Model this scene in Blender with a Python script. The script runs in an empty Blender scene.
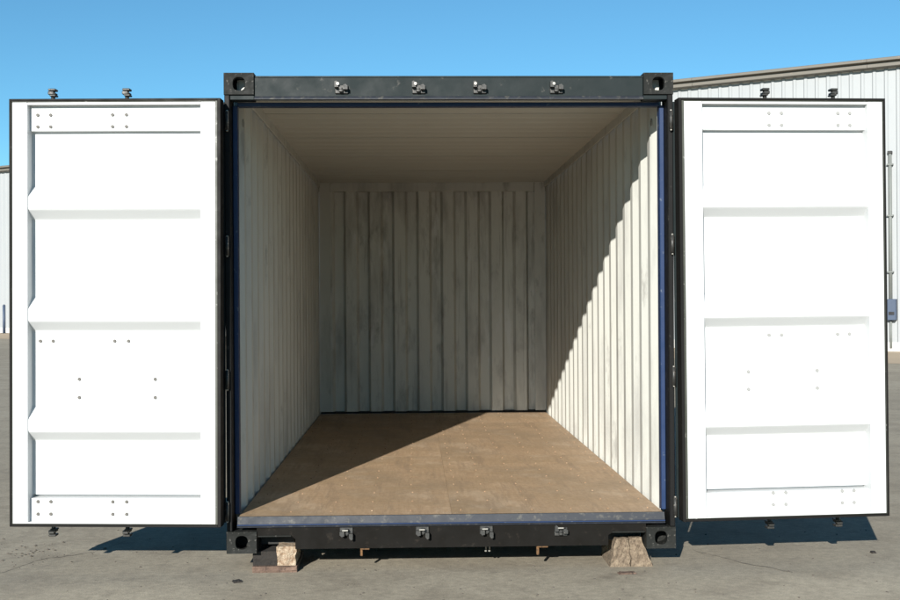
import bpy, bmesh, math, random
from mathutils import Matrix, Vector
R = math.radians
random.seed(7)
scene = bpy.context.scene
C = scene.collection

# ---------------------------------------------------------------- camera
# container frame: x to the right, y into the container, z up, ground z = 0, container front plane y = 0
CAM = Vector((-0.206, -6.534, 1.48))
YAW, PITCH, ROLL, FPX = R(-1.757), R(89.94), R(-0.35), 1206.0
cam = bpy.data.objects.new('camera', bpy.data.cameras.new('camera'))
C.objects.link(cam)
cam.data.sensor_width = 36.0
cam.data.lens = 36.0 * FPX / 900.0
cam.data.clip_start = 0.05
cam.data.clip_end = 3000
cam.matrix_world = (Matrix.Translation(CAM) @ Matrix.Rotation(YAW, 4, 'Z') @ Matrix.Rotation(PITCH, 4, 'X')
                    @ Matrix.Rotation(ROLL, 4, 'Z'))
scene.camera = cam

# ---------------------------------------------------------------- sky and sun
SUN = Vector((0.297, 1.0, -0.386)).normalized()          # direction the light travels
elev = math.asin(-SUN.z)
azim = math.atan2(-SUN.x, -SUN.y)                        # clockwise from +Y
world = bpy.data.worlds.new('World'); scene.world = world; world.use_nodes = True
wn = world.node_tree.nodes; wl = world.node_tree.links
wn.clear()
sky = wn.new('ShaderNodeTexSky'); sky.sky_type = 'NISHITA'; sky.sun_disc = False
sky.sun_elevation = elev; sky.sun_rotation = azim % (2 * math.pi)
sky.altitude = 2500; sky.air_density = 1.0; sky.dust_density = 0.0; sky.ozone_density = 3.0
bg = wn.new('ShaderNodeBackground'); bg.inputs['Strength'].default_value = 0.068
wo = wn.new('ShaderNodeOutputWorld')
tint = wn.new('ShaderNodeMix'); tint.data_type = 'RGBA'; tint.blend_type = 'MULTIPLY'; tint.inputs[0].default_value = 1.0
tint.inputs[7].default_value = (0.66, 1.08, 1.06, 1)      # the camera's colour balance for blue, the same over the whole sky
wl.new(sky.outputs[0], tint.inputs[6]); wl.new(tint.outputs[2], bg.inputs[0]); wl.new(bg.outputs[0], wo.inputs[0])
sl = bpy.data.lights.new('sun', 'SUN'); sl.energy = 5.0; sl.angle = R(0.5); sl.color = (1.0, 0.965, 0.905)
so = bpy.data.objects.new('sun', sl); C.objects.link(so)
so.rotation_euler = SUN.to_track_quat('-Z', 'Y').to_euler()
so.location = (-5, -20, 12)
vs = scene.view_settings
vs.view_transform = 'Standard'; vs.look = 'None'; vs.exposure = 0.85; vs.gamma = 1.0; vs.use_curve_mapping = False

# ---------------------------------------------------------------- helpers
class MB:
    """collects shapes into one mesh"""
    def __init__(s): s.bm = bmesh.new()
    def box(s, x0, x1, y0, y1, z0, z1, bev=0.0, mi=0, rot=None):
        ret = bmesh.ops.create_cube(s.bm, size=1.0)
        vs_ = ret['verts']
        for v in vs_:
            v.co = Vector(((x0 + x1) / 2 + v.co.x * (x1 - x0), (y0 + y1) / 2 + v.co.y * (y1 - y0), (z0 + z1) / 2 + v.co.z * (z1 - z0)))
        if rot is not None:
            c = Vector(((x0 + x1) / 2, (y0 + y1) / 2, (z0 + z1) / 2))
            bmesh.ops.rotate(s.bm, verts=vs_, cent=c, matrix=rot)
        fs = set(f for v in vs_ for f in v.link_faces)
        for f in fs: f.material_index = mi
        if bev > 0:
            es = list(set(e for v in vs_ for e in v.link_edges))
            bmesh.ops.bevel(s.bm, geom=es, offset=bev, segments=1, affect='EDGES', profile=0.5)
        return s
    def cyl(s, p, q, r, n=12, r2=None, mi=0):
        p = Vector(p); q = Vector(q); d = q - p
        M = Matrix.Translation((p + q) / 2) @ d.to_track_quat('Z', 'Y').to_matrix().to_4x4()
        ret = bmesh.ops.create_cone(s.bm, cap_ends=True, segments=n, radius1=r, radius2=r if r2 is None else r2, depth=d.length, matrix=M)
        for f in set(f for v in ret['verts'] for f in v.link_faces):
            f.material_index = mi
            f.smooth = len(f.verts) == 4
        return s
    def prism(s, pts, axis, a, b, mi=0):
        """polygon pts (two coords) swept along axis ('x','y','z') from a to b"""
        def P(u, v, w):
            return {'x': (w, u, v), 'y': (u, w, v), 'z': (u, v, w)}[axis]
        lo = [s.bm.verts.new(P(u, v, a)) for u, v in pts]; hi = [s.bm.verts.new(P(u, v, b)) for u, v in pts]
        n = len(pts)
        fs = [s.bm.faces.new(lo[::-1]), s.bm.faces.new(hi)]
        for i in range(n):
            fs.append(s.bm.faces.new((lo[i], lo[(i + 1) % n], hi[(i + 1) % n], hi[i])))
        for f in fs: f.material_index = mi
        bmesh.ops.recalc_face_normals(s.bm, faces=fs)
        return s
    def quad(s, a, b, c, d, mi=0):
        f = s.bm.faces.new([s.bm.verts.new(p) for p in (a, b, c, d)]); f.material_index = mi
        return s
    def flipx(s):
        for v in s.bm.verts: v.co.x = -v.co.x
        bmesh.ops.reverse_faces(s.bm, faces=s.bm.faces[:])
        return s
    def build(s, name, mats, parent=None, loc=None):
        me = bpy.data.meshes.new(name); s.bm.to_mesh(me); s.bm.free()
        for m in (mats if isinstance(mats, (list, tuple)) else [mats]): me.materials.append(m)
        o = bpy.data.objects.new(name, me); C.objects.link(o)
        if parent is not None: o.parent = parent
        if loc is not None: o.location = loc
        return o

def tag(o, label, cat, group=None):
    o['label'] = label; o['category'] = cat
    if group: o['group'] = group
    return o
def empty(name, loc=(0, 0, 0)):
    o = bpy.data.objects.new(name, None); C.objects.link(o); o.location = loc; o.empty_display_size = 0.2
    return o
def again(o, parent, loc, rot=None):
    c = o.copy(); C.objects.link(c); c.parent = parent; c.location = loc
    if rot is not None: c.rotation_euler = rot
    return c
def strip(mb, prof, a, b, thick, axis='z', mi_front=0, mi_back=1):
    """corrugated sheet: prof = list of world (p, q) points; swept along axis from a to b.
    The offset copy lies 'thick' away on the q side."""
    def P(p, q, w):
        return {'z': (p, q, w), 'x': (w, p, q), 'zs': (q, p, w)}[axis]
    bm = mb.bm
    F = [(bm.verts.new(P(p, q, a)), bm.verts.new(P(p, q, b))) for p, q in prof]
    B = [(bm.verts.new(P(p, q + thick, a)), bm.verts.new(P(p, q + thick, b))) for p, q in prof]
    fs = []
    for i in range(len(prof) - 1):
        f = bm.faces.new((F[i][0], F[i + 1][0], F[i + 1][1], F[i][1])); f.material_index = mi_front; fs.append(f)
        f = bm.faces.new((B[i][0], B[i][1], B[i + 1][1], B[i + 1][0])); f.material_index = mi_back; fs.append(f)
        for k in (0, 1):
            fs.append(bm.faces.new((F[i][k], F[i + 1][k], B[i + 1][k], B[i][k])))
    for i in (0, -1):
        fs.append(bm.faces.new((F[i][0], F[i][1], B[i][1], B[i][0])))
    bmesh.ops.recalc_face_normals(bm, faces=fs)
    return mb

# ---------------------------------------------------------------- materials
def newmat(name):
    m = bpy.data.materials.new(name); m.use_nodes = True
    nt = m.node_tree; b = nt.nodes['Principled BSDF']
    return m, nt, b
def node(nt, t, **kw):
    n = nt.nodes.new(t)
    for k, v in kw.items(): setattr(n, k, v)
    return n
def noise(nt, coord, scale, detail=4, rough=0.55, stretch=None):
    src = coord
    if stretch:
        mp = node(nt, 'ShaderNodeMapping'); mp.inputs['Scale'].default_value = stretch
        nt.links.new(coord, mp.inputs[0]); src = mp.outputs[0]
    n = node(nt, 'ShaderNodeTexNoise'); n.inputs['Scale'].default_value = scale
    n.inputs['Detail'].default_value = detail; n.inputs['Roughness'].default_value = rough
    nt.links.new(src, n.inputs['Vector'])
    return n.outputs['Fac']
def ramp(nt, fac, stops):
    r = node(nt, 'ShaderNodeValToRGB'); e = r.color_ramp.elements
    while len(e) < len(stops): e.new(0.5)
    for i, (p, c) in enumerate(stops):
        e[i].position = p; e[i].color = c if len(c) == 4 else (*c, 1)
    nt.links.new(fac, r.inputs[0])
    return r.outputs[0]
def mix(nt, fac, a, b, mode='MIX'):
    n = node(nt, 'ShaderNodeMix', data_type='RGBA', blend_type=mode)
    ins = {'f': n.inputs[0], 'a': n.inputs[6], 'b': n.inputs[7]}
    for k, v in (('f', fac), ('a', a), ('b', b)):
        if isinstance(v, (int, float)): ins[k].default_value = v
        elif isinstance(v, tuple): ins[k].default_value = (*v, 1)
        else: nt.links.new(v, ins[k])
    return n.outputs[2]
def bump(nt, b, h, strength, dist):
    n = node(nt, 'ShaderNodeBump'); n.inputs['Strength'].default_value = strength; n.inputs['Distance'].default_value = dist
    nt.links.new(h, n.inputs['Height']); nt.links.new(n.outputs[0], b.inputs['Normal'])
def g(v): return (v, v, v)

def mat_paint(name, col, rough, wear=0.0, wearcol=(0.2, 0.12, 0.07), var=0.15, scale=6.0, metallic=0.0, bstr=0.08, spec=0.5):
    m, nt, b = newmat(name)
    co = node(nt, 'ShaderNodeTexCoord').outputs['Object']
    n1 = noise(nt, co, scale, 5)
    c = mix(nt, n1, tuple(x * (1 - var) for x in col), tuple(min(1, x * (1 + var)) for x in col))
    if wear > 0:
        n2 = noise(nt, co, scale * 3.1, 8, 0.7)
        f = ramp(nt, n2, [(0.62 - wear * 0.2, g(0)), (0.68, g(1))])
        c = mix(nt, f, c, wearcol)
    nt.links.new(c, b.inputs['Base Color'])
    rr = ramp(nt, noise(nt, co, scale * 2, 3), [(0.3, g(max(0, rough - 0.1))), (0.7, g(min(1, rough + 0.1)))])
    nt.links.new(rr, b.inputs['Roughness'])
    b.inputs['Metallic'].default_value = metallic
    b.inputs['Specular IOR Level'].default_value = spec
    bump(nt, b, noise(nt, co, 45, 3), bstr, 0.004)
    return m

def mat_interior(name, stained, heavy=False):
    """off-white inside paint, rubbed and stained by cargo"""
    m, nt, b = newmat(name)
    co = node(nt, 'ShaderNodeTexCoord').outputs['Object']
    k = 1.15 if heavy else 1.02
    base = mix(nt, noise(nt, co, 1.3, 5), (0.455 * k, 0.455 * k, 0.415 * k), (0.505 * k, 0.505 * k, 0.465 * k))
    st = ramp(nt, noise(nt, co, 5.0, 6, 0.62, (1.0, 1.0, 0.22)), [(0.5, g(0)), (0.72, g(1))])
    c = base if name == 'ceiling_paint' else mix(nt, st, base, (0.35, 0.345, 0.32))
    sc = ramp(nt, noise(nt, co, 3.1, 7, 0.7, (1.4, 1.4, 0.5)), [(0.60, g(0)), (0.70, g(0.8))])
    c = mix(nt, sc, c, (0.27, 0.262, 0.24)) if stained else c
    if heavy:
        rub = ramp(nt, noise(nt, co, 2.2, 6, 0.68, (2.2, 1.0, 0.75)), [(0.53, g(0)), (0.66, g(0.55))])
        c = mix(nt, rub, c, (0.235, 0.228, 0.215))
        run = ramp(nt, noise(nt, co, 7.0, 5, 0.65, (3.2, 1.0, 0.16)), [(0.56, g(0)), (0.70, g(0.6))])
        c = mix(nt, run, c, (0.25, 0.232, 0.205))
        pal = ramp(nt, noise(nt, co, 4.3, 5, 0.6, (2.0, 1.0, 0.5)), [(0.60, g(0)), (0.70, g(0.7))])
        c = mix(nt, pal, c, (0.62, 0.62, 0.60))
    nt.links.new(c, b.inputs['Base Color'])
    b.inputs['Roughness'].default_value = 0.55
    bump(nt, b, noise(nt, co, 9, 4), 0.15, 0.01)
    return m

def mat_ply():
    m, nt, b = newmat('plywood')
    co = node(nt, 'ShaderNodeTexCoord').outputs['Object']
    info = node(nt, 'ShaderNodeObjectInfo').outputs['Random']
    grain = noise(nt, co, 9, 6, 0.6, (6.0, 0.7, 1.0))
    c = ramp(nt, grain, [(0.25, (0.32, 0.21, 0.12)), (0.55, (0.40, 0.275, 0.165)), (0.8, (0.46, 0.33, 0.21))])
    big = noise(nt, co, 1.1, 5, 0.6)
    c = mix(nt, ramp(nt, big, [(0.43, g(0)), (0.58, g(0.85))]), c, (0.275, 0.198, 0.122))
    dust = ramp(nt, noise(nt, co, 2.6, 8, 0.7, (1.0, 0.45, 1.0)), [(0.50, g(0)), (0.66, g(0.6))])
    c = mix(nt, dust, c, (0.50, 0.385, 0.27))
    wv = ramp(nt, noise(nt, co, 1.6, 3, 0.5, (0.8, 1.9, 1.0)), [(0.47, g(0)), (0.60, g(0.65))])
    c = mix(nt, wv, c, (0.325, 0.222, 0.125))
    drag = ramp(nt, noise(nt, co, 2.2, 7, 0.72, (3.2, 0.35, 1.0)), [(0.53, g(0)), (0.63, g(0.6))])
    c = mix(nt, drag, c, (0.235, 0.165, 0.105))
    gritty = noise(nt, co, 26, 6, 0.75)
    c = mix(nt, 0.5, c, ramp(nt, gritty, [(0.3, g(0.32)), (0.7, g(0.66))]), 'OVERLAY')
    pale = ramp(nt, noise(nt, co, 3.5, 4, 0.6, (0.22, 7.0, 1.0)), [(0.66, g(0)), (0.71, g(0.6))])
    c = mix(nt, pale, c, (0.52, 0.42, 0.30))
    sp = ramp(nt, noise(nt, co, 38, 3, 0.6), [(0.68, g(0)), (0.75, g(0.8))])
    c = mix(nt, sp, c, (0.55, 0.45, 0.33))
    scr = ramp(nt, noise(nt, co, 5, 5, 0.7, (9.0, 0.25, 1.0)), [(0.63, g(0)), (0.70, g(0.6))])
    c = mix(nt, scr, c, (0.2, 0.13, 0.08))
    c = mix(nt, ramp(nt, info, [(0, g(0.0)), (1, g(0.16))]), c, (0.2, 0.14, 0.09))
    nt.links.new(c, b.inputs['Base Color']); b.inputs['Roughness'].default_value = 0.62
    bump(nt, b, grain, 0.25, 0.004)
    return m

def mat_asphalt():
    m, nt, b = newmat('worn_asphalt')
    co = node(nt, 'ShaderNodeTexCoord').outputs['Object']
    big = noise(nt, co, 0.35, 6, 0.6)
    c = ramp(nt, big, [(0.3, (0.226, 0.197, 0.147)), (0.5, (0.269, 0.237, 0.177)), (0.7, (0.304, 0.270, 0.205))])
    mid = noise(nt, co, 2.4, 7, 0.65)
    c = mix(nt, ramp(nt, mid, [(0.36, g(0.75)), (0.54, g(0))]), c, (0.195, 0.168, 0.124))
    agg = noise(nt, co, 120, 2, 0.7)
    c = mix(nt, 0.35, c, ramp(nt, agg, [(0.32, g(0.25)), (0.5, g(0.5)), (0.7, g(0.78))]), 'OVERLAY')
    stn = ramp(nt, noise(nt, co, 1.7, 4, 0.6), [(0.66, g(0)), (0.74, g(0.65))])
    c = mix(nt, stn, c, (0.133, 0.110, 0.078))
    streak = ramp(nt, noise(nt, co, 1.2, 5, 0.6, (0.35, 3.0, 1.0)), [(0.55, g(0)), (0.75, g(0.35))])
    c = mix(nt, streak, c, (0.335, 0.287, 0.208))
    fine = noise(nt, co, 22, 6, 0.72)
    c = mix(nt, 0.55, c, ramp(nt, fine, [(0.30, g(0.30)), (0.5, g(0.5)), (0.70, g(0.70))]), 'OVERLAY')
    blot = ramp(nt, noise(nt, co, 6.5, 5, 0.65), [(0.60, g(0)), (0.70, g(0.45))])
    c = mix(nt, blot, c, (0.15, 0.128, 0.098))
    nt.links.new(c, b.inputs['Base Color']); b.inputs['Roughness'].default_value = 0.9
    hm = node(nt, 'ShaderNodeMath', operation='ADD'); nt.links.new(agg, hm.inputs[0]); nt.links.new(mid, hm.inputs[1])
    bump(nt, b, hm.outputs[0], 0.3, 0.008)
    return m

def mat_timber(name, lo, hi, scale=14):
    m, nt, b = newmat(name)
    co = node(nt, 'ShaderNodeTexCoord').outputs['Object']
    n1 = noise(nt, co, scale, 7, 0.7)
    n2 = noise(nt, co, scale * 2.3, 5, 0.75, (1.6, 0.3, 0.8))
    c = ramp(nt, n1, [(0.3, lo), (0.68, hi)])
    c = mix(nt, ramp(nt, n2, [(0.52, g(0)), (0.66, g(0.75))]), c, tuple(x * 0.35 for x in lo))
    nt.links.new(c, b.inputs['Base Color']); b.inputs['Roughness'].default_value = 0.85
    bump(nt, b, n1, 0.9, 0.02)
    return m

M = {
 'white': mat_paint('door_white', (0.52, 0.53, 0.53), 0.45, 0, var=0.02, scale=3),
 'inside': mat_interior('inside_paint', True),
 'endpaint': mat_interior('end_wall_paint', True, True),
 'ceiling': mat_interior('ceiling_paint', False),
 'ply': mat_ply(),
 'char': mat_paint('charcoal_paint', (0.0085, 0.0138, 0.0145), 0.55, 0.02, (0.05, 0.05, 0.045), 0.2, 5, spec=0.15),
 'post': mat_paint('post_paint', (0.006, 0.006, 0.006), 0.6, 0.05, (0.03, 0.028, 0.025), 0.2, 5, spec=0.15),
 'sill': mat_paint('scuffed_sill_paint', (0.0055, 0.0048, 0.0038), 0.75, 0.2, (0.016, 0.013, 0.010), 0.3, 6, spec=0.12),
 'cast': mat_paint('casting_paint', (0.010, 0.0108, 0.0095), 0.7, 0.2, (0.10, 0.095, 0.085), 0.3, 14, bstr=0.5, spec=0.2),
 'navy': mat_paint('navy_paint', (0.010, 0.026, 0.075), 0.5, 0.02, (0.1, 0.12, 0.15), 0.15, 6, spec=0.3),
 'plate': mat_paint('threshold_steel', (0.021, 0.024, 0.030), 0.55, 0.4, (0.075, 0.072, 0.062), 0.4, 9, spec=0.3),
 'rubber': mat_paint('gasket_rubber', (0.007, 0.0065, 0.006), 0.6, 0, var=0.2, spec=0.15),
 'retainer': mat_paint('gasket_retainer', (0.040, 0.042, 0.032), 0.5, 0.05, (0.2, 0.2, 0.18), 0.2),
 'steel': mat_paint('galvanised_steel', (0.30, 0.29, 0.26), 0.42, 0.2, (0.16, 0.1, 0.06), 0.3, 20, 0.6),
 'darksteel': mat_paint('dark_steel', (0.03, 0.03, 0.028), 0.5, 0.2, (0.2, 0.18, 0.15), 0.3, 30, 0.3),
 'bolt': mat_paint('bolt_zinc', (0.085, 0.08, 0.07), 0.6, 0.1, (0.1, 0.07, 0.05), 0.2, 30),
 'palebolt': mat_paint('painted_bolt', (0.24, 0.24, 0.23), 0.6, 0.1, (0.15, 0.12, 0.1), 0.2, 30),
 'screw': mat_paint('worn_screw', (0.25, 0.165, 0.10), 0.8, 0.12, (0.46, 0.36, 0.25), 0.25, 1.5, bstr=0.0, spec=0.05),
 'rust': mat_paint('rusty_steel', (0.13, 0.065, 0.022), 0.85, 0.9, (0.02, 0.014, 0.010), 0.4, 22),
 'under': mat_paint('underframe_black', (0.014, 0.014, 0.013), 0.8, 0.1, (0.04, 0.03, 0.02), 0.3),
 'asphalt': mat_asphalt(),
 'apron': mat_paint('tan_concrete', (0.36, 0.28, 0.19), 0.9, 0.1, (0.3, 0.25, 0.19), 0.15, 0.7),
 'siding': mat_paint('pale_siding', (0.29, 0.302, 0.306), 0.5, 0, var=0.05, scale=0.5),
 'concrete': mat_paint('pale_concrete', (0.45, 0.44, 0.41), 0.9, 0, var=0.1, scale=1.0),
 'conduit': mat_paint('conduit_grey', (0.16, 0.17, 0.16), 0.6, 0.1, (0.1, 0.1, 0.09), 0.15, 3, spec=0.2),
 'fascia': mat_paint('tan_fascia', (0.125, 0.113, 0.092), 0.6, 0.05, (0.25, 0.2, 0.15), 0.12, 1.5),
 'roof': mat_paint('roof_metal', (0.40, 0.40, 0.38), 0.5, 0, var=0.08, scale=0.6),
 'bluebox': mat_paint('blue_grey_box', (0.045, 0.065, 0.105), 0.6, 0, var=0.1),
 'dark': mat_paint('slot_black', (0.01, 0.01, 0.012), 0.7, 0, var=0.1),
 'crack': mat_paint('crack_dirt', (0.085, 0.075, 0.06), 0.95, 0, var=0.3),
 'chalkwood': mat_timber('pale_splintered_wood', (0.16, 0.075, 0.03), (0.50, 0.42, 0.31), 42),
 'brownwood': mat_timber('brown_weathered_wood', (0.09, 0.062, 0.040), (0.27, 0.21, 0.145), 34),
 'darkwood': mat_timber('dark_wood', (0.009, 0.0075, 0.006), (0.024, 0.019, 0.015), 16),
 'plankwood': mat_timber('reddish_plank', (0.06, 0.036, 0.026), (0.17, 0.11, 0.078), 16),
 'stone': mat_paint('grit', (0.09, 0.078, 0.064), 0.95, 0.1, (0.2, 0.18, 0.14), 0.4, 30),
}

# ---------------------------------------------------------------- ground
def ray(px, py):
    """direction of a photograph pixel (900 x 600)"""
    d = Vector(((px - 450) / FPX, (300 - py) / FPX, -1))
    return (cam.matrix_world.to_3x3() @ d).normalized()
def on_ground(px, py, z=0.0):
    d = ray(px, py); t = (z - CAM.z) / d.z
    return CAM + d * t

gm = MB(); gm.quad((-600, -200, 0), (600, -200, 0), (600, 1200, 0), (-600, 1200, 0))
ground = gm.build('ground', M['asphalt']); ground['kind'] = 'structure'

# ---------------------------------------------------------------- warehouse behind
def cam_to_world(X, D):
    return CAM.xy + (Matrix.Rotation(YAW, 2) @ Vector((X, D)))
HE = 6.32                                                  # eave above the camera
EAVE = CAM.z + HE
DR, DL = HE * FPX / 238.0, HE * FPX / 149.5
pr = cam_to_world(450 / FPX * DR, DR); pl = cam_to_world(-445 / FPX * DL, DL)
wd = (pl - pr).normalized()                               # along the wall, right to left
wt = math.atan2(wd.y, wd.x)
nrm = Vector((-wd.y, wd.x))
sgn = 1 if nrm.dot(CAM.xy - pr) > 0 else -1               # side on which the camera stands
PW = 0.915
def sbox(mb, x0, x1, y0, y1, z0, z1, bev=0):
    a, b_ = sorted((y0 * sgn, y1 * sgn)); return mb.box(x0, x1, a, b_, z0, z1, bev)
def warehouse(start, npan, deep, label):
    """ribbed metal shed, its long wall from start towards wd; local x along the wall"""
    wh = empty('warehouse', (start.x, start.y, 0)); wh.rotation_euler = (0, 0, wt)
    tag(wh, label, 'warehouse')
    L = PW * npan
    prof = []
    for k in range(3):
        for dx, dy in ((0.0, 0), (0.11, 0), (0.14, 0.032), (0.20, 0.032), (0.23, 0)):
            prof.append((k * 0.305 + dx, dy * sgn))
    prof.append((PW, 0))
    mb = MB(); strip(mb, prof, 0.25, EAVE - 0.20, -0.006 * sgn, 'z', 0, 0)
    p0 = mb.build('wall_panel', M['siding'], wh, (0, 0, 0))
    for i in range(1, npan): again(p0, wh, (PW * i, 0, 0))
    mb = MB(); sbox(mb, 0, L, -0.12, 0.05, 0, 0.25); mb.build('base_trim', M['concrete'], wh)
    nf = max(2, round(L / 5.3))
    for i in range(nf):                                    # eave trim in lengths
        a = L * i / nf
        mb = MB(); mb.prism([(q * sgn, EAVE + z) for q, z in ((-0.02, -0.235), (0.22, -0.235), (0.25, -0.22), (0.25, -0.14), (0.17, -0.125), (0.17, -0.10), (0.27, -0.085), (0.30, -0.07), (0.28, 0.0), (0.22, 0.02), (-0.02, 0.02))], 'x', a + 0.004, a + L / nf - 0.004)
        mb.build('fascia', M['fascia'], wh)
    mb = MB(); mb.prism([(0.22 * sgn, EAVE + 0.021), (-deep / 2 * sgn, EAVE + deep * 0.042), (-deep * sgn, EAVE + 0.02), (-deep * sgn, EAVE - 0.3), (-0.03 * sgn, EAVE - 0.3)], 'x', 0.0, L)
    mb.build('roof', M['roof'], wh)
    for xx in (0.0, L - 0.02):
        mb = MB(); sbox(mb, xx, xx + 0.02, -deep + 0.2, -0.02, 0, EAVE - 0.31); mb.build('end_wall', M['siding'], wh)
    mb = MB(); sbox(mb, 0.05, L - 0.05, -deep + 0.15, -deep + 0.2, 0, EAVE - 0.31); mb.build('rear_wall', M['siding'], wh)
    ap = MB(); a = start + nrm * sgn * 0.05; b_ = start + nrm * sgn * 6.0
    ap.quad((a.x, a.y, 0.004), (b_.x, b_.y, 0.004), (b_.x + wd.x * L, b_.y + wd.y * L, 0.004), (a.x + wd.x * L, a.y + wd.y * L, 0.004))
    for f in ap.bm.faces:
        f.normal_update()
        if f.normal.z < 0: f.normal_flip()
    ap.build('apron', M['apron'])['kind'] = 'structure'
    return wh
start = pr - wd * 9.0
wh = warehouse(start, 32, 5.5, 'pale ribbed metal warehouse with tan eave behind the right door')
D2 = 6.32 * FPX / 134.7; p2 = cam_to_world(-445 / FPX * D2, D2)
warehouse(p2 - wd * 14.0, 38, 30.0, 'farther pale warehouse, only a sliver shows left of the left door')
def wall_hit(px, py, off=0.06):
    """local (x, z) where a pixel's ray meets the wall"""
    d = ray(px, py); o = CAM
    n = Vector((nrm.x, nrm.y)) * sgn
    q = start + n * off
    t = (q - o.xy).dot(n) / d.xy.dot(n)
    p = o + d * t
    return (p.xy - start).dot(wd), p.z
bx0, bz1 = wall_hit(897, 299); bx1, bz0 = wall_hit(888.5, 320)
mb = MB(); sbox(mb, bx0, bx1, 0.034, 0.22, bz0, bz1, 0.01)
eb = mb.build('electric_box', M['bluebox'], wh)
xm = (bx0 + bx1) / 2
mb = MB(); sbox(mb, xm - 0.07, xm + 0.07, 0.221, 0.235, bz0 + 0.14, bz0 + 0.22); mb.build('slot', M['dark'], eb)
mb = MB(); cz = wall_hit(889.5, 154)[1]; cx = wall_hit(890.3, 200)[0]
mb.cyl((cx, 0.07 * sgn, bz1), (cx, 0.07 * sgn, cz), 0.045); mb.cyl((cx, 0.07 * sgn, 0.1), (cx, 0.07 * sgn, bz0), 0.03)
mb.build('conduit', M['conduit'], wh)
for zz in (bz1 + 0.7, bz1 + 2.2, cz - 0.3):
    mb = MB(); sbox(mb, cx - 0.08, cx + 0.08, 0.03, 0.125, zz, zz + 0.04); mb.build('bracket', M['conduit'], wh)
mb = MB(); sbox(mb, cx - 0.06, cx + 0.06, 0.03, 0.12, cz, cz + 0.08, 0.01); mb.build('conduit_cap', M['darksteel'], wh)

bp = on_ground(4.2, 333.5)
bo = empty('bollard', (bp.x, bp.y, 0.004)); tag(bo, 'thin dark blue post standing before the far warehouse wall at left', 'post')
mb = MB(); mb.cyl((0, 0, 0), (0, 0, 1.28), 0.065, 14); mb.build('pipe', M['bluebox'], bo)
mb = MB(); mb.cyl((0, 0, 1.28), (0, 0, 1.34), 0.068, 14, 0.03); mb.build('cap', M['bluebox'], bo)
mb = MB(); mb.box(-0.12, 0.12, -0.12, 0.12, 0, 0.015, 0.003); mb.build('base_plate', M['darksteel'], bo)

# ---------------------------------------------------------------- shipping container
ZB = CAM.z - 1.369                     # underside of the corner castings
ZT = ZB + 2.595                        # top of the castings
FL = CAM.z - 1.1766                    # floor level
HB = CAM.z + 1.060                     # underside of the header
SB, ST = ZB + 0.020, CAM.z - 1.231     # sill underside and top
CE = FL + 2.375                        # ceiling
LEN = 6.058; HW = 1.219; OP = 1.167
YB = 5.90                              # innermost face of the end wall
box_ = empty('shipping_container', (0, 0, 0))
tag(box_, 'open charcoal shipping container, both white doors swung wide, empty inside', 'container')

# side walls: trapezoid corrugation, inside pale, outside charcoal
def side_profile(sx):
    pts = []; y = 0.164; d_in, d_out = 1.166, 1.202
    pts.append((y, sx * d_in)); y = 0.19
    while y + 0.278 < LEN - 0.10:
        pts += [(y, sx * d_in), (y + 0.068, sx * d_out), (y + 0.138, sx * d_out), (y + 0.206, sx * d_in)]
        y += 0.278
    pts += [(y, sx * d_in), (LEN - 0.06, sx * d_in)]
    return pts
for sx in (-1, 1):
    mb = MB(); strip(mb, side_profile(sx), FL - 0.06, CE + 0.02, sx * 0.003, 'zs', 0, 1)
    mb.build('side_wall', [M['inside'], M['char']], box_)
# end wall
pts = []; x = -1.163
pts.append((x, YB))
x0 = -1.163 + 0.02
while x0 + 0.25 < 1.16:
    pts += [(x0, YB), (x0 + 0.108, YB), (x0 + 0.134, YB + 0.052), (x0 + 0.224, YB + 0.052), (x0 + 0.25, YB)]
    x0 += 0.25
pts += [(1.163, YB)]
mb = MB(); strip(mb, pts, FL + 0.02, CE - 0.09, 0.003, 'z', 0, 1); mb.build('end_wall', [M['endpaint'], M['char']], box_)
mb = MB(); mb.box(-1.051, 1.051, YB - 0.02, YB + 0.12, CE - 0.09, CE + 0.03, 0.004); mb.build('end_rail', M['inside'], box_)
mb = MB(); mb.box(-1.16, 1.16, YB + 0.02, YB + 0.13, ZB + 0.02, FL + 0.02, 0.004); mb.build('end_rail', M['under'], box_)
# roof: five stamped panels
rp = None
for i in range(5):
    y0 = 0.105 + i * 1.159
    if rp is None:
        pf = [(0.003, 0.0)]
        for k in range(5):
            b0 = 0.06 + k * 0.22
            pf += [(b0, 0.0), (b0 + 0.03, 0.005), (b0 + 0.12, 0.005), (b0 + 0.15, 0.0)]
        pf += [(1.156, 0.0)]
        mb = MB(); strip(mb, pf, -1.155, 1.155, 0.003, 'x', 0, 1)
        rp = mb.build('roof_panel', [M['ceiling'], M['char']], box_, (0, y0, CE))
    else: again(rp, box_, (0, y0, CE))
mb = None
for i in range(4):
    mb = MB(); yy = 0.105 + (i + 1) * 1.159
    mb.box(-1.15, 1.15, yy - 0.012, yy + 0.012, CE - 0.004, CE - 0.0005); mb.build('roof_seam', M['ceiling'], box_)
for sx in (-1, 1):                      # top rails (inside face pale) and bottom rails
    x0, x1 = sorted((sx * 1.152, sx * 1.163))
    mb = MB(); mb.box(x0, x1, 0.105, 5.88, CE - 0.055, CE + 0.02, 0.003); mb.build('top_rail', M['inside'], box_)
    x0, x1 = sorted((sx * 1.206, sx * 1.217))
    mb = MB(); mb.box(x0, x1, 0.18, 5.88, CE - 0.06, CE + 0.04, 0.003); mb.build('top_rail', M['char'], box_)
    x0, x1 = sorted((sx * 1.165, sx * 1.212))
    mb = MB(); mb.box(x0, x1, 0.18, 5.88, ZB + 0.02, FL - 0.062, 0.004); mb.build('bottom_rail', M['under'], box_)
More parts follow.
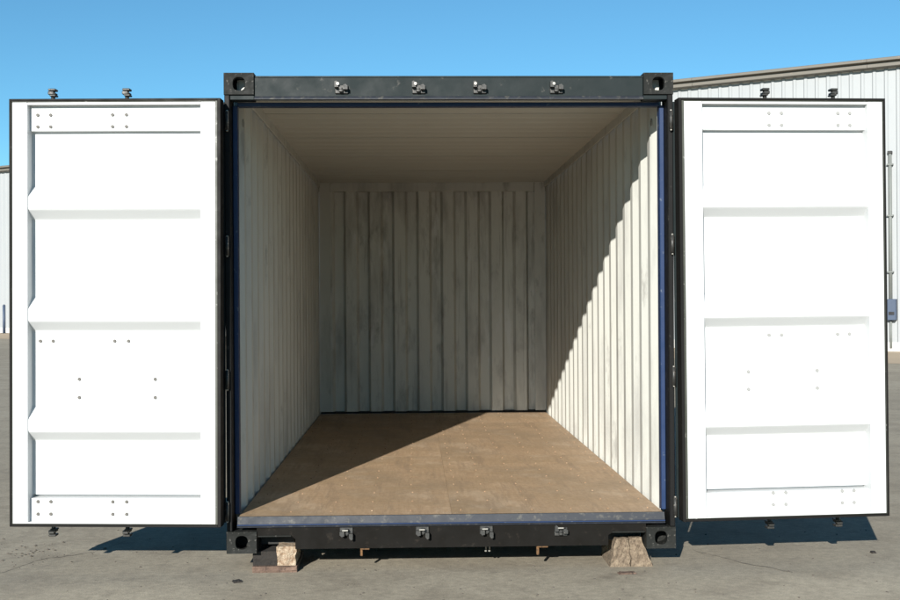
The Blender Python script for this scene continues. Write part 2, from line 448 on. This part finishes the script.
# cross members below the floor
cm = None
for i in range(18):
    y0 = 0.35 + i * 0.31
    if cm is None:
        mb = MB(); mb.box(-1.16, 1.16, 0, 0.004, 0.0, 0.11); mb.box(-1.16, 1.16, 0.0045, 0.045, 0.0, 0.004); mb.box(-1.16, 1.16, 0.0045, 0.045, 0.106, 0.11)
        cm = mb.build('cross_member', M['under'], box_, (0, y0, ZB + 0.03))
    else: again(cm, box_, (0, y0, ZB + 0.03))
# plywood floor sheets
rows = [(0.046, 2.495), (2.496, 4.888), (4.889, YB + 0.0)]
for j, (ya, yb) in enumerate(rows):
    for sx in (-1, 1):
        w = 1.158
        mb = MB(); mb.box(-w / 2, w / 2, 0, yb - ya, -0.028, 0, 0.0008)
        o = mb.build('floor_board', M['ply'], box_, (sx * (w / 2 + 0.0004), ya, FL + random.uniform(-0.0002, 0.0002)))
mb = MB()
for i in range(19):
    yy = 0.17 + i * 0.31
    for k in range(11):
        xx = -1.10 + k * 0.22 + random.uniform(-0.008, 0.008)
        if abs(xx) < 0.03: xx += 0.05
        mb.cyl((xx, yy + random.uniform(-0.006, 0.006), FL + 0.0005), (xx, yy, FL + 0.0008), 0.0045, 7)
sc = mb.build('floor_screw', M['screw'], box_); sc['kind'] = 'stuff'

# front frame
def post_pts(sx): return None
for sx in (-1, 1):
    x0, x1 = sorted((sx * 1.188, sx * 1.217))
    mb = MB(); mb.box(x0, x1, 0.004, 0.16, ZB + 0.118, ZT - 0.118, 0.004); mb.build('corner_post', M['post'], box_)
    x0, x1 = sorted((sx * 1.162, sx * 1.187))
    mb = MB(); mb.box(x0, x1, 0.100, 0.162, FL + 0.003, HB + 0.004, 0.003); mb.build('door_jamb', M['navy'], box_)
    x0, x1 = sorted((sx * 1.168, sx * 1.217))
    mb = MB(); mb.box(x0, x1, LEN - 0.13, LEN - 0.004, ZB + 0.118, ZT - 0.118, 0.004); mb.build('corner_post', M['post'], box_)
    x0, x1 = sorted((sx * 1.052, sx * 1.162))
    mb = MB(); mb.box(x0, x1, 5.872, 5.8785, FL + 0.022, CE - 0.0006); mb.build('corner_trim', M['inside'], box_)
# header
mb = MB(); mb.box(-1.057, 1.057, 0.010, 0.10, HB + 0.036, ZT - 0.022, 0.005); hd = mb.build('header', M['char'], box_)
mb = MB(); mb.prism([(-0.004, HB + 0.026), (0.009, HB + 0.040), (0.03, HB + 0.040), (0.03, HB + 0.022), (-0.004, HB + 0.022)], 'x', -1.055, 1.055)
mb.build('drip_lip', M['plate'], hd)
mb = MB(); mb.box(-1.1615, 1.1615, 0.100, 0.162, HB, HB + 0.0215, 0.002); mb.build('door_jamb', M['navy'], box_)
mb = MB(); mb.box(-1.187, -1.0575, 0.012, 0.10, HB + 0.022, ZT - 0.1185, 0.002); mb.build('header_gusset', M['char'], box_)
mb = MB(); mb.box(1.0575, 1.187, 0.012, 0.10, HB + 0.022, ZT - 0.1185, 0.002)
mb.build('header_gusset', M['char'], box_)
mb = MB(); mb.box(-1.15, 1.15, 0.1005, 0.106, HB + 0.03, CE + 0.02); mb.build('header_back', M['inside'], box_)
mb = MB(); mb.box(-1.187, 1.187, 0.02, 0.18, ZT - 0.022, ZT - 0.014); mb.build('header_cap', M['char'], box_)
# sill with cut-outs beside the castings, threshold plate above
zc = SB + 0.066
out = [(-1.057, ST), (-1.057, zc), (-0.865, zc), (-0.85, zc - 0.012), (-0.85, SB), (0.85, SB), (0.85, zc - 0.012), (0.865, zc), (1.057, zc), (1.057, ST)]
mb = MB(); mb.prism(out, 'y', 0.008, 0.10); sl_ = mb.build('sill', M['sill'], box_)
for sx in (-1, 1):
    x0, x1 = sorted((sx * 0.87, sx * 1.05))
    mb = MB(); mb.box(x0, x1, -0.002, 0.0075, zc + 0.002, zc + 0.010, 0.002); mb.build('cutout_lip', M['cast'], sl_)
    mb = MB(); mb.box(x0, x1, 0.15, 0.16, SB, zc + 0.05); mb.build('cutout_back', M['under'], sl_)
mb = MB(); mb.prism([(-0.002, ST + 0.002), (0.012, ST + 0.013), (0.030, FL + 0.001), (0.045, FL + 0.001), (0.045, ST + 0.001)], 'x', -1.162, 1.162)
th = mb.build('threshold', M['plate'], box_)
mb = MB(); mb.box(-1.16, 1.16, -0.006, 0.006, ST + 0.0135, ST + 0.0185); mb.build('threshold_lip', M['navy'], th)

# corner castings with oval openings
def casting(depth=0.178):
    mb = MB(); bm = mb.bm; w, h = 0.162, 0.118; n = 32
    rect = []; ov = []
    for i in range(n):
        a = 2 * math.pi * i / n
        cx, cz = math.cos(a), math.sin(a)
        k = 1 / max(abs(cx), abs(cz))
        rect.append(((cx * k) * w / 2, (cz * k) * h / 2))
        e = 2.6
        rr = (abs(cx / 0.034) ** e + abs(cz / 0.037) ** e) ** (-1 / e)
        ov.append((cx * rr, cz * rr))
    F = [bm.verts.new((u, 0, v)) for u, v in rect]
    Fi = [bm.verts.new((u * 0.985, -0.0015, v * 0.98)) for u, v in rect]
    O = [bm.verts.new((u, 0.002, v)) for u, v in ov]
    I = [bm.verts.new((u, 0.034, v)) for u, v in ov]
    I2 = [bm.verts.new((u * 1.7, 0.036, v * 1.3)) for u, v in ov]
    I3 = [bm.verts.new((u * 1.7, 0.14, v * 1.3)) for u, v in ov]
    K = [bm.verts.new((u, depth, v)) for u, v in rect]
    for i in range(n):
        j = (i + 1) % n
        bm.faces.new((F[i], F[j], Fi[j], Fi[i])); bm.faces.new((Fi[i], Fi[j], O[j], O[i]))
        bm.faces.new((O[i], O[j], I[j], I[i])); bm.faces.new((I[i], I[j], I2[j], I2[i])); bm.faces.new((I2[i], I2[j], I3[j], I3[i]))
        bm.faces.new((F[j], F[i], K[i], K[j]))
    bm.faces.new(I3); bm.faces.new(K[::-1])
    bmesh.ops.recalc_face_normals(bm, faces=bm.faces[:])
    return mb
c0 = None
for sx in (-1, 1):
    for zz in (ZB + 0.059, ZT - 0.059):
        if c0 is None: c0 = casting().build('corner_casting', M['cast'], box_, (sx * 1.138, 0.0, zz))
        else: again(c0, box_, (sx * 1.138, 0.0, zz))
        again(c0, box_, (sx * 1.138, LEN, zz), (0, 0, math.pi))

# cam keepers on header and sill
def keeper():
    mb = MB()
    mb.box(-0.036, 0.036, -0.012, 0.0, -0.030, 0.016, 0.003)
    mb.prism([(-0.036, 0.0), (-0.036, 0.03), (-0.026, 0.034), (-0.016, 0.022), (-0.016, 0.0)], 'y', -0.045, -0.0125)
    mb.prism([(0.010, -0.012), (0.010, 0.012), (0.024, 0.016), (0.034, 0.006), (0.034, -0.012)], 'y', -0.045, -0.0125)
    mb.box(-0.014, 0.008, -0.030, -0.0125, -0.024, -0.008, 0.003)
    mb.cyl((-0.005, -0.034, -0.002), (-0.005, -0.0125, -0.002), 0.008, 8)
    return mb
k0 = None
for xx in (-0.585, -0.168, 0.163, 0.580):
    if k0 is None:
        k0 = keeper().build('cam_keeper', M['darksteel'], box_, (xx, 0.0095, HB + 0.083))
    else: again(k0, box_, (xx, 0.0095, HB + 0.083))
    mb = MB(); mb.cyl((0, 0, 0), (0, -0.006, 0), 0.008, 8)
    mb.build('bolt', M['steel'], box_, (xx - 0.026 + random.uniform(-0.004, 0.02), -0.037, HB + 0.10))
for xx in (-0.574, -0.163, 0.184, 0.590):
    again(k0, box_, (xx, 0.0075, ST - 0.032), (0, math.pi if random.random() < 0.3 else 0, 0))
    mb = MB(); mb.box(-0.016, 0.016, -0.006, 0, -0.004, 0.004, 0.001)
    mb.build('bolt', M['steel'], box_, (xx + random.uniform(-0.01, 0.01), -0.0385, ST - 0.012))
# rusty brackets hanging below the sill
for xx, w, h in ((-0.475, 0.050, 0.044), (0.490, 0.062, 0.050)):
    mb = MB(); mb.box(-w / 2, w / 2, 0, 0.03, -0.010, -0.0005, 0.002); mb.box(-w / 2, -w / 2 + 0.013, 0, 0.03, -h, -0.0105, 0.002)
    mb.build('rusty_bracket', M['rust'], box_, (xx, 0.014, SB))
for xx in (0.187, 0.207):
    mb = MB(); mb.cyl((0, 0, 0.02), (0.002, 0, -0.04), 0.004, 8); mb.box(-0.006, 0.006, -0.006, 0.006, -0.05, -0.0405, 0.002)
    mb.build('hanging_rod', M['steel'], box_, (xx, 0.12, SB))
# lashing rings high on the walls
for sx in (-1, 1):
    mb = MB(); n = 14
    for i in range(n):
        a, b_ = 2 * math.pi * i / n, 2 * math.pi * (i + 1) / n
        mb.cyl((0, 0.017 * math.sin(a), 0.02 * math.cos(a)), (0, 0.017 * math.sin(b_), 0.02 * math.cos(b_)), 0.004, 6)
    mb.build('lashing_ring', M['steel'], box_, (sx * 1.157, 0.30, CE - 0.20))

# ---------------------------------------------------------------- doors
DH = 2.284; DZ = CAM.z - 1.209; DW = 1.146
def ring(mb, u0, u1, v0, v1, wh_, wf, wt_, wb, y0, y1):
    """rectangular ring, four butted bars: widths hinge/free/top/bottom"""
    mb.box(u0, u0 + wh_, y0, y1, v0, v1, 0.0015); mb.box(u1 - wf, u1, y0, y1, v0, v1, 0.0015)
    mb.box(u0 + wh_, u1 - wf, y0, y1, v1 - wt_, v1, 0.0015); mb.box(u0 + wh_, u1 - wf, y0, y1, v0, v0 + wb, 0.0015)
def make_door(s, bm_, bolts, bars, free_w, hinge_w, hinge_x, turn):
    fl = (lambda mb: mb) if s > 0 else (lambda mb: mb.flipx())
    mb = MB(); e = 0.016
    mb.box(0.030, hinge_w, 0, 0.11, e, DH - e, 0.003)
    mb.box(DW - free_w, DW - e, 0, 0.11, e, DH - e, 0.003)
    mb.box(hinge_w, DW - free_w, 0.001, 0.11, DH - 0.034, DH - e, 0.002)
    mb.box(hinge_w, DW - free_w, 0.001, 0.11, e, 0.026, 0.002)
    d = fl(mb).build('door', M['white'], box_, (hinge_x, -0.10, DZ)); d.rotation_euler = (0, R(-0.3) * s, turn)
    # stamped panel: depth behind the frame face against height
    pf = [(DH - 0.03, 0.040), (DH - 0.168, 0.040), (DH - 0.172, 0.074)]
    for zr in (DH - 0.587, DH - 1.184, DH - 1.774):
        pf += [(zr + 0.125, 0.074), (zr + 0.070, 0.014), (zr + 0.060, 0.008), (zr + 0.006, 0.008), (zr - 0.003, 0.011), (zr - 0.010, 0.018), (zr - 0.048, 0.064), (zr - 0.055, 0.071), (zr - 0.064, 0.074)]
    pf += [(0.163, 0.074), (0.160, 0.106), (0.151, 0.106), (0.148, 0.036), (0.02, 0.036)]
    mb = MB(); strip2 = [(y, z) for z, y in pf]
    bm = mb.bm; a, b_ = hinge_w - 0.004, DW - free_w + 0.004
    F = [(bm.verts.new((a, y, z)), bm.verts.new((b_, y, z))) for y, z in strip2]
    B = [(bm.verts.new((a, 0.109, z)), bm.verts.new((b_, 0.109, z))) for y, z in strip2]
    for i in range(len(F) - 1):
        bm.faces.new((F[i][0], F[i][1], F[i + 1][1], F[i + 1][0]))
        f = bm.faces.new((B[i][0], B[i + 1][0], B[i + 1][1], B[i][1])); f.material_index = 1
        for k in (0, 1): bm.faces.new((F[i][k], F[i + 1][k], B[i + 1][k], B[i][k]))
    bmesh.ops.recalc_face_normals(bm, faces=bm.faces[:])
    fl(mb).build('panel', [M['white'], M['char']], d)
    mb = MB(); ring(mb, 0.013, DW - 0.003, 0.003, DH - 0.003, 0.017, 0.009, 0.011, 0.011, -0.008, 0.075); fl(mb).build('gasket', M['rubber'], d)
    mb = MB(); ring(mb, 0.030, DW - 0.0125, 0.0158, DH - 0.0158, 0.013, 0.003, 0.004, 0.004, -0.006, -0.0005); fl(mb).build('gasket_retainer', M['retainer'], d)
    mb = MB(); mb.box(0.012, DW - 0.004, 0.1105, 0.118, 0.006, DH - 0.006, 0.002); fl(mb).build('outer_skin', M['char'], d)
    bo_ = None
    for (u, z, dep) in bolts:
        if bo_ is None:
            mb = MB(); mb.cyl((0, 0.001, 0), (0, -0.007, 0), 0.0098, 8, 0.0085); bo_ = mb.build('bolt', bm_, d, (s * u, dep, z))
        else: again(bo_, d, (s * u, dep, z))
    for u in bars:
        mb = MB()
        mb.cyl((u, 0.145, -0.02), (u, 0.145, DH + 0.02), 0.017, 12)
        br = fl(mb).build('locking_bar', M['steel'], d)
        for top in (1, -1):
            zc_ = DH if top > 0 else 0
            q = lambda z: zc_ + top * z
            mb = MB()
            mb.cyl((u, 0.145, q(0.005)), (u, 0.145, q(0.06)), 0.011, 10)
            def bb(x0, x1, z0, z1, y0=0.120, y1=0.168):
                z0, z1 = sorted((q(z0), q(z1))); mb.box(u + x0, u + x1, y0, y1, z0, z1, 0.003)
            bb(-0.020, 0.020, 0.062, 0.074); bb(-0.022, 0.012, 0.032, 0.042); bb(-0.008, 0.024, 0.0425, 0.0615, 0.128, 0.160); bb(-0.018, -0.009, 0.0425, 0.052)
            fl(mb).build('cam', M['darksteel'], br)
        for zz in (0.25, 0.62, 1.15, 1.7, 2.05):
            mb = MB(); mb.box(u - 0.045, u + 0.045, 0.1185, 0.127, zz, zz + 0.05, 0.002); mb.box(u - 0.03, u + 0.03, 0.1635, 0.169, zz, zz + 0.05, 0.002)
            fl(mb).build('bar_bracket', M['darksteel'], br)
    for zz in (CAM.z + 0.965, CAM.z + 0.29, CAM.z - 0.43, CAM.z - 1.14):     # hinges
        z0 = zz - DZ
        mb = MB(); mb.cyl((-0.002, 0.088, z0 - 0.05), (-0.002, 0.088, z0 + 0.05), 0.011, 10)
        mb.box(-0.002, 0.060, 0.1185, 0.126, z0 - 0.042, z0 + 0.042, 0.003)
        h = fl(mb).build('hinge', M['darksteel'], d)
        mb = MB(); mb.cyl((-0.002, 0.088, z0 + 0.0502), (-0.002, 0.088, z0 + 0.058), 0.008, 8, 0.005)
        mb.cyl((-0.002, 0.088, z0 - 0.058), (-0.002, 0.088, z0 - 0.0502), 0.005, 8, 0.008)
        fl(mb).build('hinge_pin', M['steel'], h)
    return d
PX = 187.5
def LB(px, py, dep): return ((222 - px) / PX, (525.5 - py) / PX, dep)
bl = []
for px in (33.5, 46.5, 109, 123):
    bl += [LB(px, 112.8, 0.040), LB(px, 124.6, 0.040), LB(px, 340, 0.074), LB(px, 501, 0.036), LB(px, 513.5, 0.036)]
for px in (73, 150):
    bl += [LB(px, 378.5, 0.074), LB(px, 397, 0.074)]
make_door(-1, M['bolt'], bl, (0.96, 0.555), 0.098, 0.122, -1.218, R(-3.0))
DW = 1.168                             # the right leaf carries the overlap strip and is a little wider
def RB(px, py, dep): return ((px - 678) / 185.5, (523 - py) / 186.5, dep)
br_ = []
for px in (776, 789, 848, 860.5):
    br_ += [RB(px, 111.5, 0.040), RB(px, 123.6, 0.040), RB(px, 337, 0.074), RB(px, 497, 0.036), RB(px, 509, 0.036)]
for px in (754, 826):
    br_ += [RB(px, 374, 0.074), RB(px, 392, 0.074)]
rd = make_door(1, M['palebolt'], br_, (0.545, 0.935), 0.10, 0.145, 1.222, R(3.6))

# ---------------------------------------------------------------- blocking under the corners
def rough_block(name, m, pts_lo, pts_hi, z0, z1, loc, jit=0.004, cuts=3):
    mb = MB(); bm = mb.bm
    lo = [bm.verts.new((x, y, z0)) for x, y in pts_lo]; hi = [bm.verts.new((x, y, z1)) for x, y in pts_hi]
    n = len(lo); bm.faces.new(lo[::-1]); bm.faces.new(hi)
    for i in range(n): bm.faces.new((lo[i], lo[(i + 1) % n], hi[(i + 1) % n], hi[i]))
    bmesh.ops.subdivide_edges(bm, edges=bm.edges[:], cuts=cuts, use_grid_fill=True)
    for v in bm.verts:
        if v.co.z > z0 + 1e-4:
            j = Vector((random.uniform(-jit, jit), random.uniform(-jit, jit), random.uniform(-jit, 0)))
            v.co += j
    bmesh.ops.recalc_face_normals(bm, faces=bm.faces[:])
    return mb.build(name, m, None, loc)
def rect(x0, x1, y0, y1): return [(x0, y0), (x1, y0), (x1, y1), (x0, y1)]
def centred(name, m, x0, x1, y0, y1, z0, z1, jit=0.004, inset=0.0):
    cx = (x0 + x1) / 2; w = (x1 - x0) / 2
    return rough_block(name, m, rect(-w, w, 0, y1 - y0), rect(-w + inset, w - inset, inset * 0.6, y1 - y0), 0, z1 - z0, (cx, y0, z0), jit)
pk = centred('wood_plank', M['plankwood'], -1.085, -0.845, 0.03, 0.45, 0.0, 0.034, 0.003)
tag(pk, 'reddish brown plank flat on the ground under the left corner', 'plank')
dk = centred('timber_block', M['darkwood'], -1.085, -0.955, 0.055, 0.42, 0.034, ZB, 0.002)  # left piece in a much darker timber colour than the pale one beside it
tag(dk, 'dark timber block on the plank below the left corner casting', 'wood block')
pb = centred('timber_block', M['chalkwood'], -0.952, -0.852, 0.045, 0.30, 0.034, 0.142, 0.006)
tag(pb, 'pale splintered timber block end beside the dark block at left', 'wood block')
for nm, lo_, hi_, lab in (('left', (-0.12, -0.006), (-0.082, -0.008), 'left half of the split brown timber block under the right corner'),
                           ('right', (-0.002, 0.118), (-0.003, 0.056), 'right half of the split brown timber block under the right corner')):
    rb = rough_block('timber_block', M['brownwood'], rect(*lo_, 0, 0.33), rect(*hi_, 0.02, 0.33), 0, ZB + (0.044 if nm == 'left' else 0.049), (0.985, 0.06, 0), 0.006, 5)
    tag(rb, lab, 'wood block')

# ---------------------------------------------------------------- litter, cracks and grit on the yard
def flake(px, py, w, d, h, m, label, rz=0.0):
    p = on_ground(px, py)
    o = rough_block('wood_chip', m, rect(-w / 2, w / 2, -d / 2, d / 2), rect(-w / 2 * 0.8, w / 2 * 0.85, -d / 2 * 0.7, d / 2 * 0.8), 0, h, (p.x, p.y, 0.0), 0.003, 2)
    o.rotation_euler = (0, 0, rz); tag(o, label, 'wood chip')
flake(627, 573.5, 0.10, 0.05, 0.008, M['plankwood'], 'flat reddish wood chip in front of the right block', 0.1)
flake(237, 582, 0.045, 0.05, 0.010, M['darkwood'], 'small dark chip in front of the left corner', 0.4)
flake(873, 553, 0.028, 0.03, 0.012, M['darkwood'], 'small dark chip right of the open right door', 0.2)
def crack(pxs, w):
    mb = MB(); pts = []
    P = [on_ground(*p) for p in pxs]
    for i in range(len(P) - 1):
        for k in range(10):
            q = P[i].lerp(P[i + 1], k / 10); pts.append(Vector((q.x + random.uniform(-.006, .006), q.y + random.uniform(-.02, .02), 0.0015)))
    vs_ = []
    for i, q in enumerate(pts):
        ww = w * random.uniform(0.4, 1.2)
        vs_.append((mb.bm.verts.new((q.x, q.y - ww, q.z)), mb.bm.verts.new((q.x, q.y + ww, q.z))))
    for i in range(len(vs_) - 1):
        mb.bm.faces.new((vs_[i][0], vs_[i + 1][0], vs_[i + 1][1], vs_[i][1]))
    mb.build('crack', M['crack'], ground)
crack([(692, 550), (742, 563), (800, 574)], 0.008)
crack([(0, 574), (40, 560), (95, 552), (130, 540)], 0.006)
mb = MB()
def pebble(p, r):
    ret = bmesh.ops.create_icosphere(mb.bm, subdivisions=1, radius=r)
    for v in ret['verts']:
        v.co = Vector((v.co.x * random.uniform(.7, 1.3), v.co.y * random.uniform(.7, 1.3), v.co.z * random.uniform(.4, .8))) + p + Vector((0, 0, r * 0.3))
for i in range(60):
    px = random.gauss(20, 25); py = random.gauss(553, 8)
    if py < 530: continue
    pebble(on_ground(px, py), random.uniform(0.003, 0.010))
for i in range(260):
    pebble(on_ground(random.uniform(-60, 960), random.uniform(530, 640)), random.uniform(0.003, 0.007))
gr = mb.build('grit', M['stone']); gr['kind'] = 'stuff'
tag(gr, 'loose grit and small stones scattered over the yard', 'gravel')
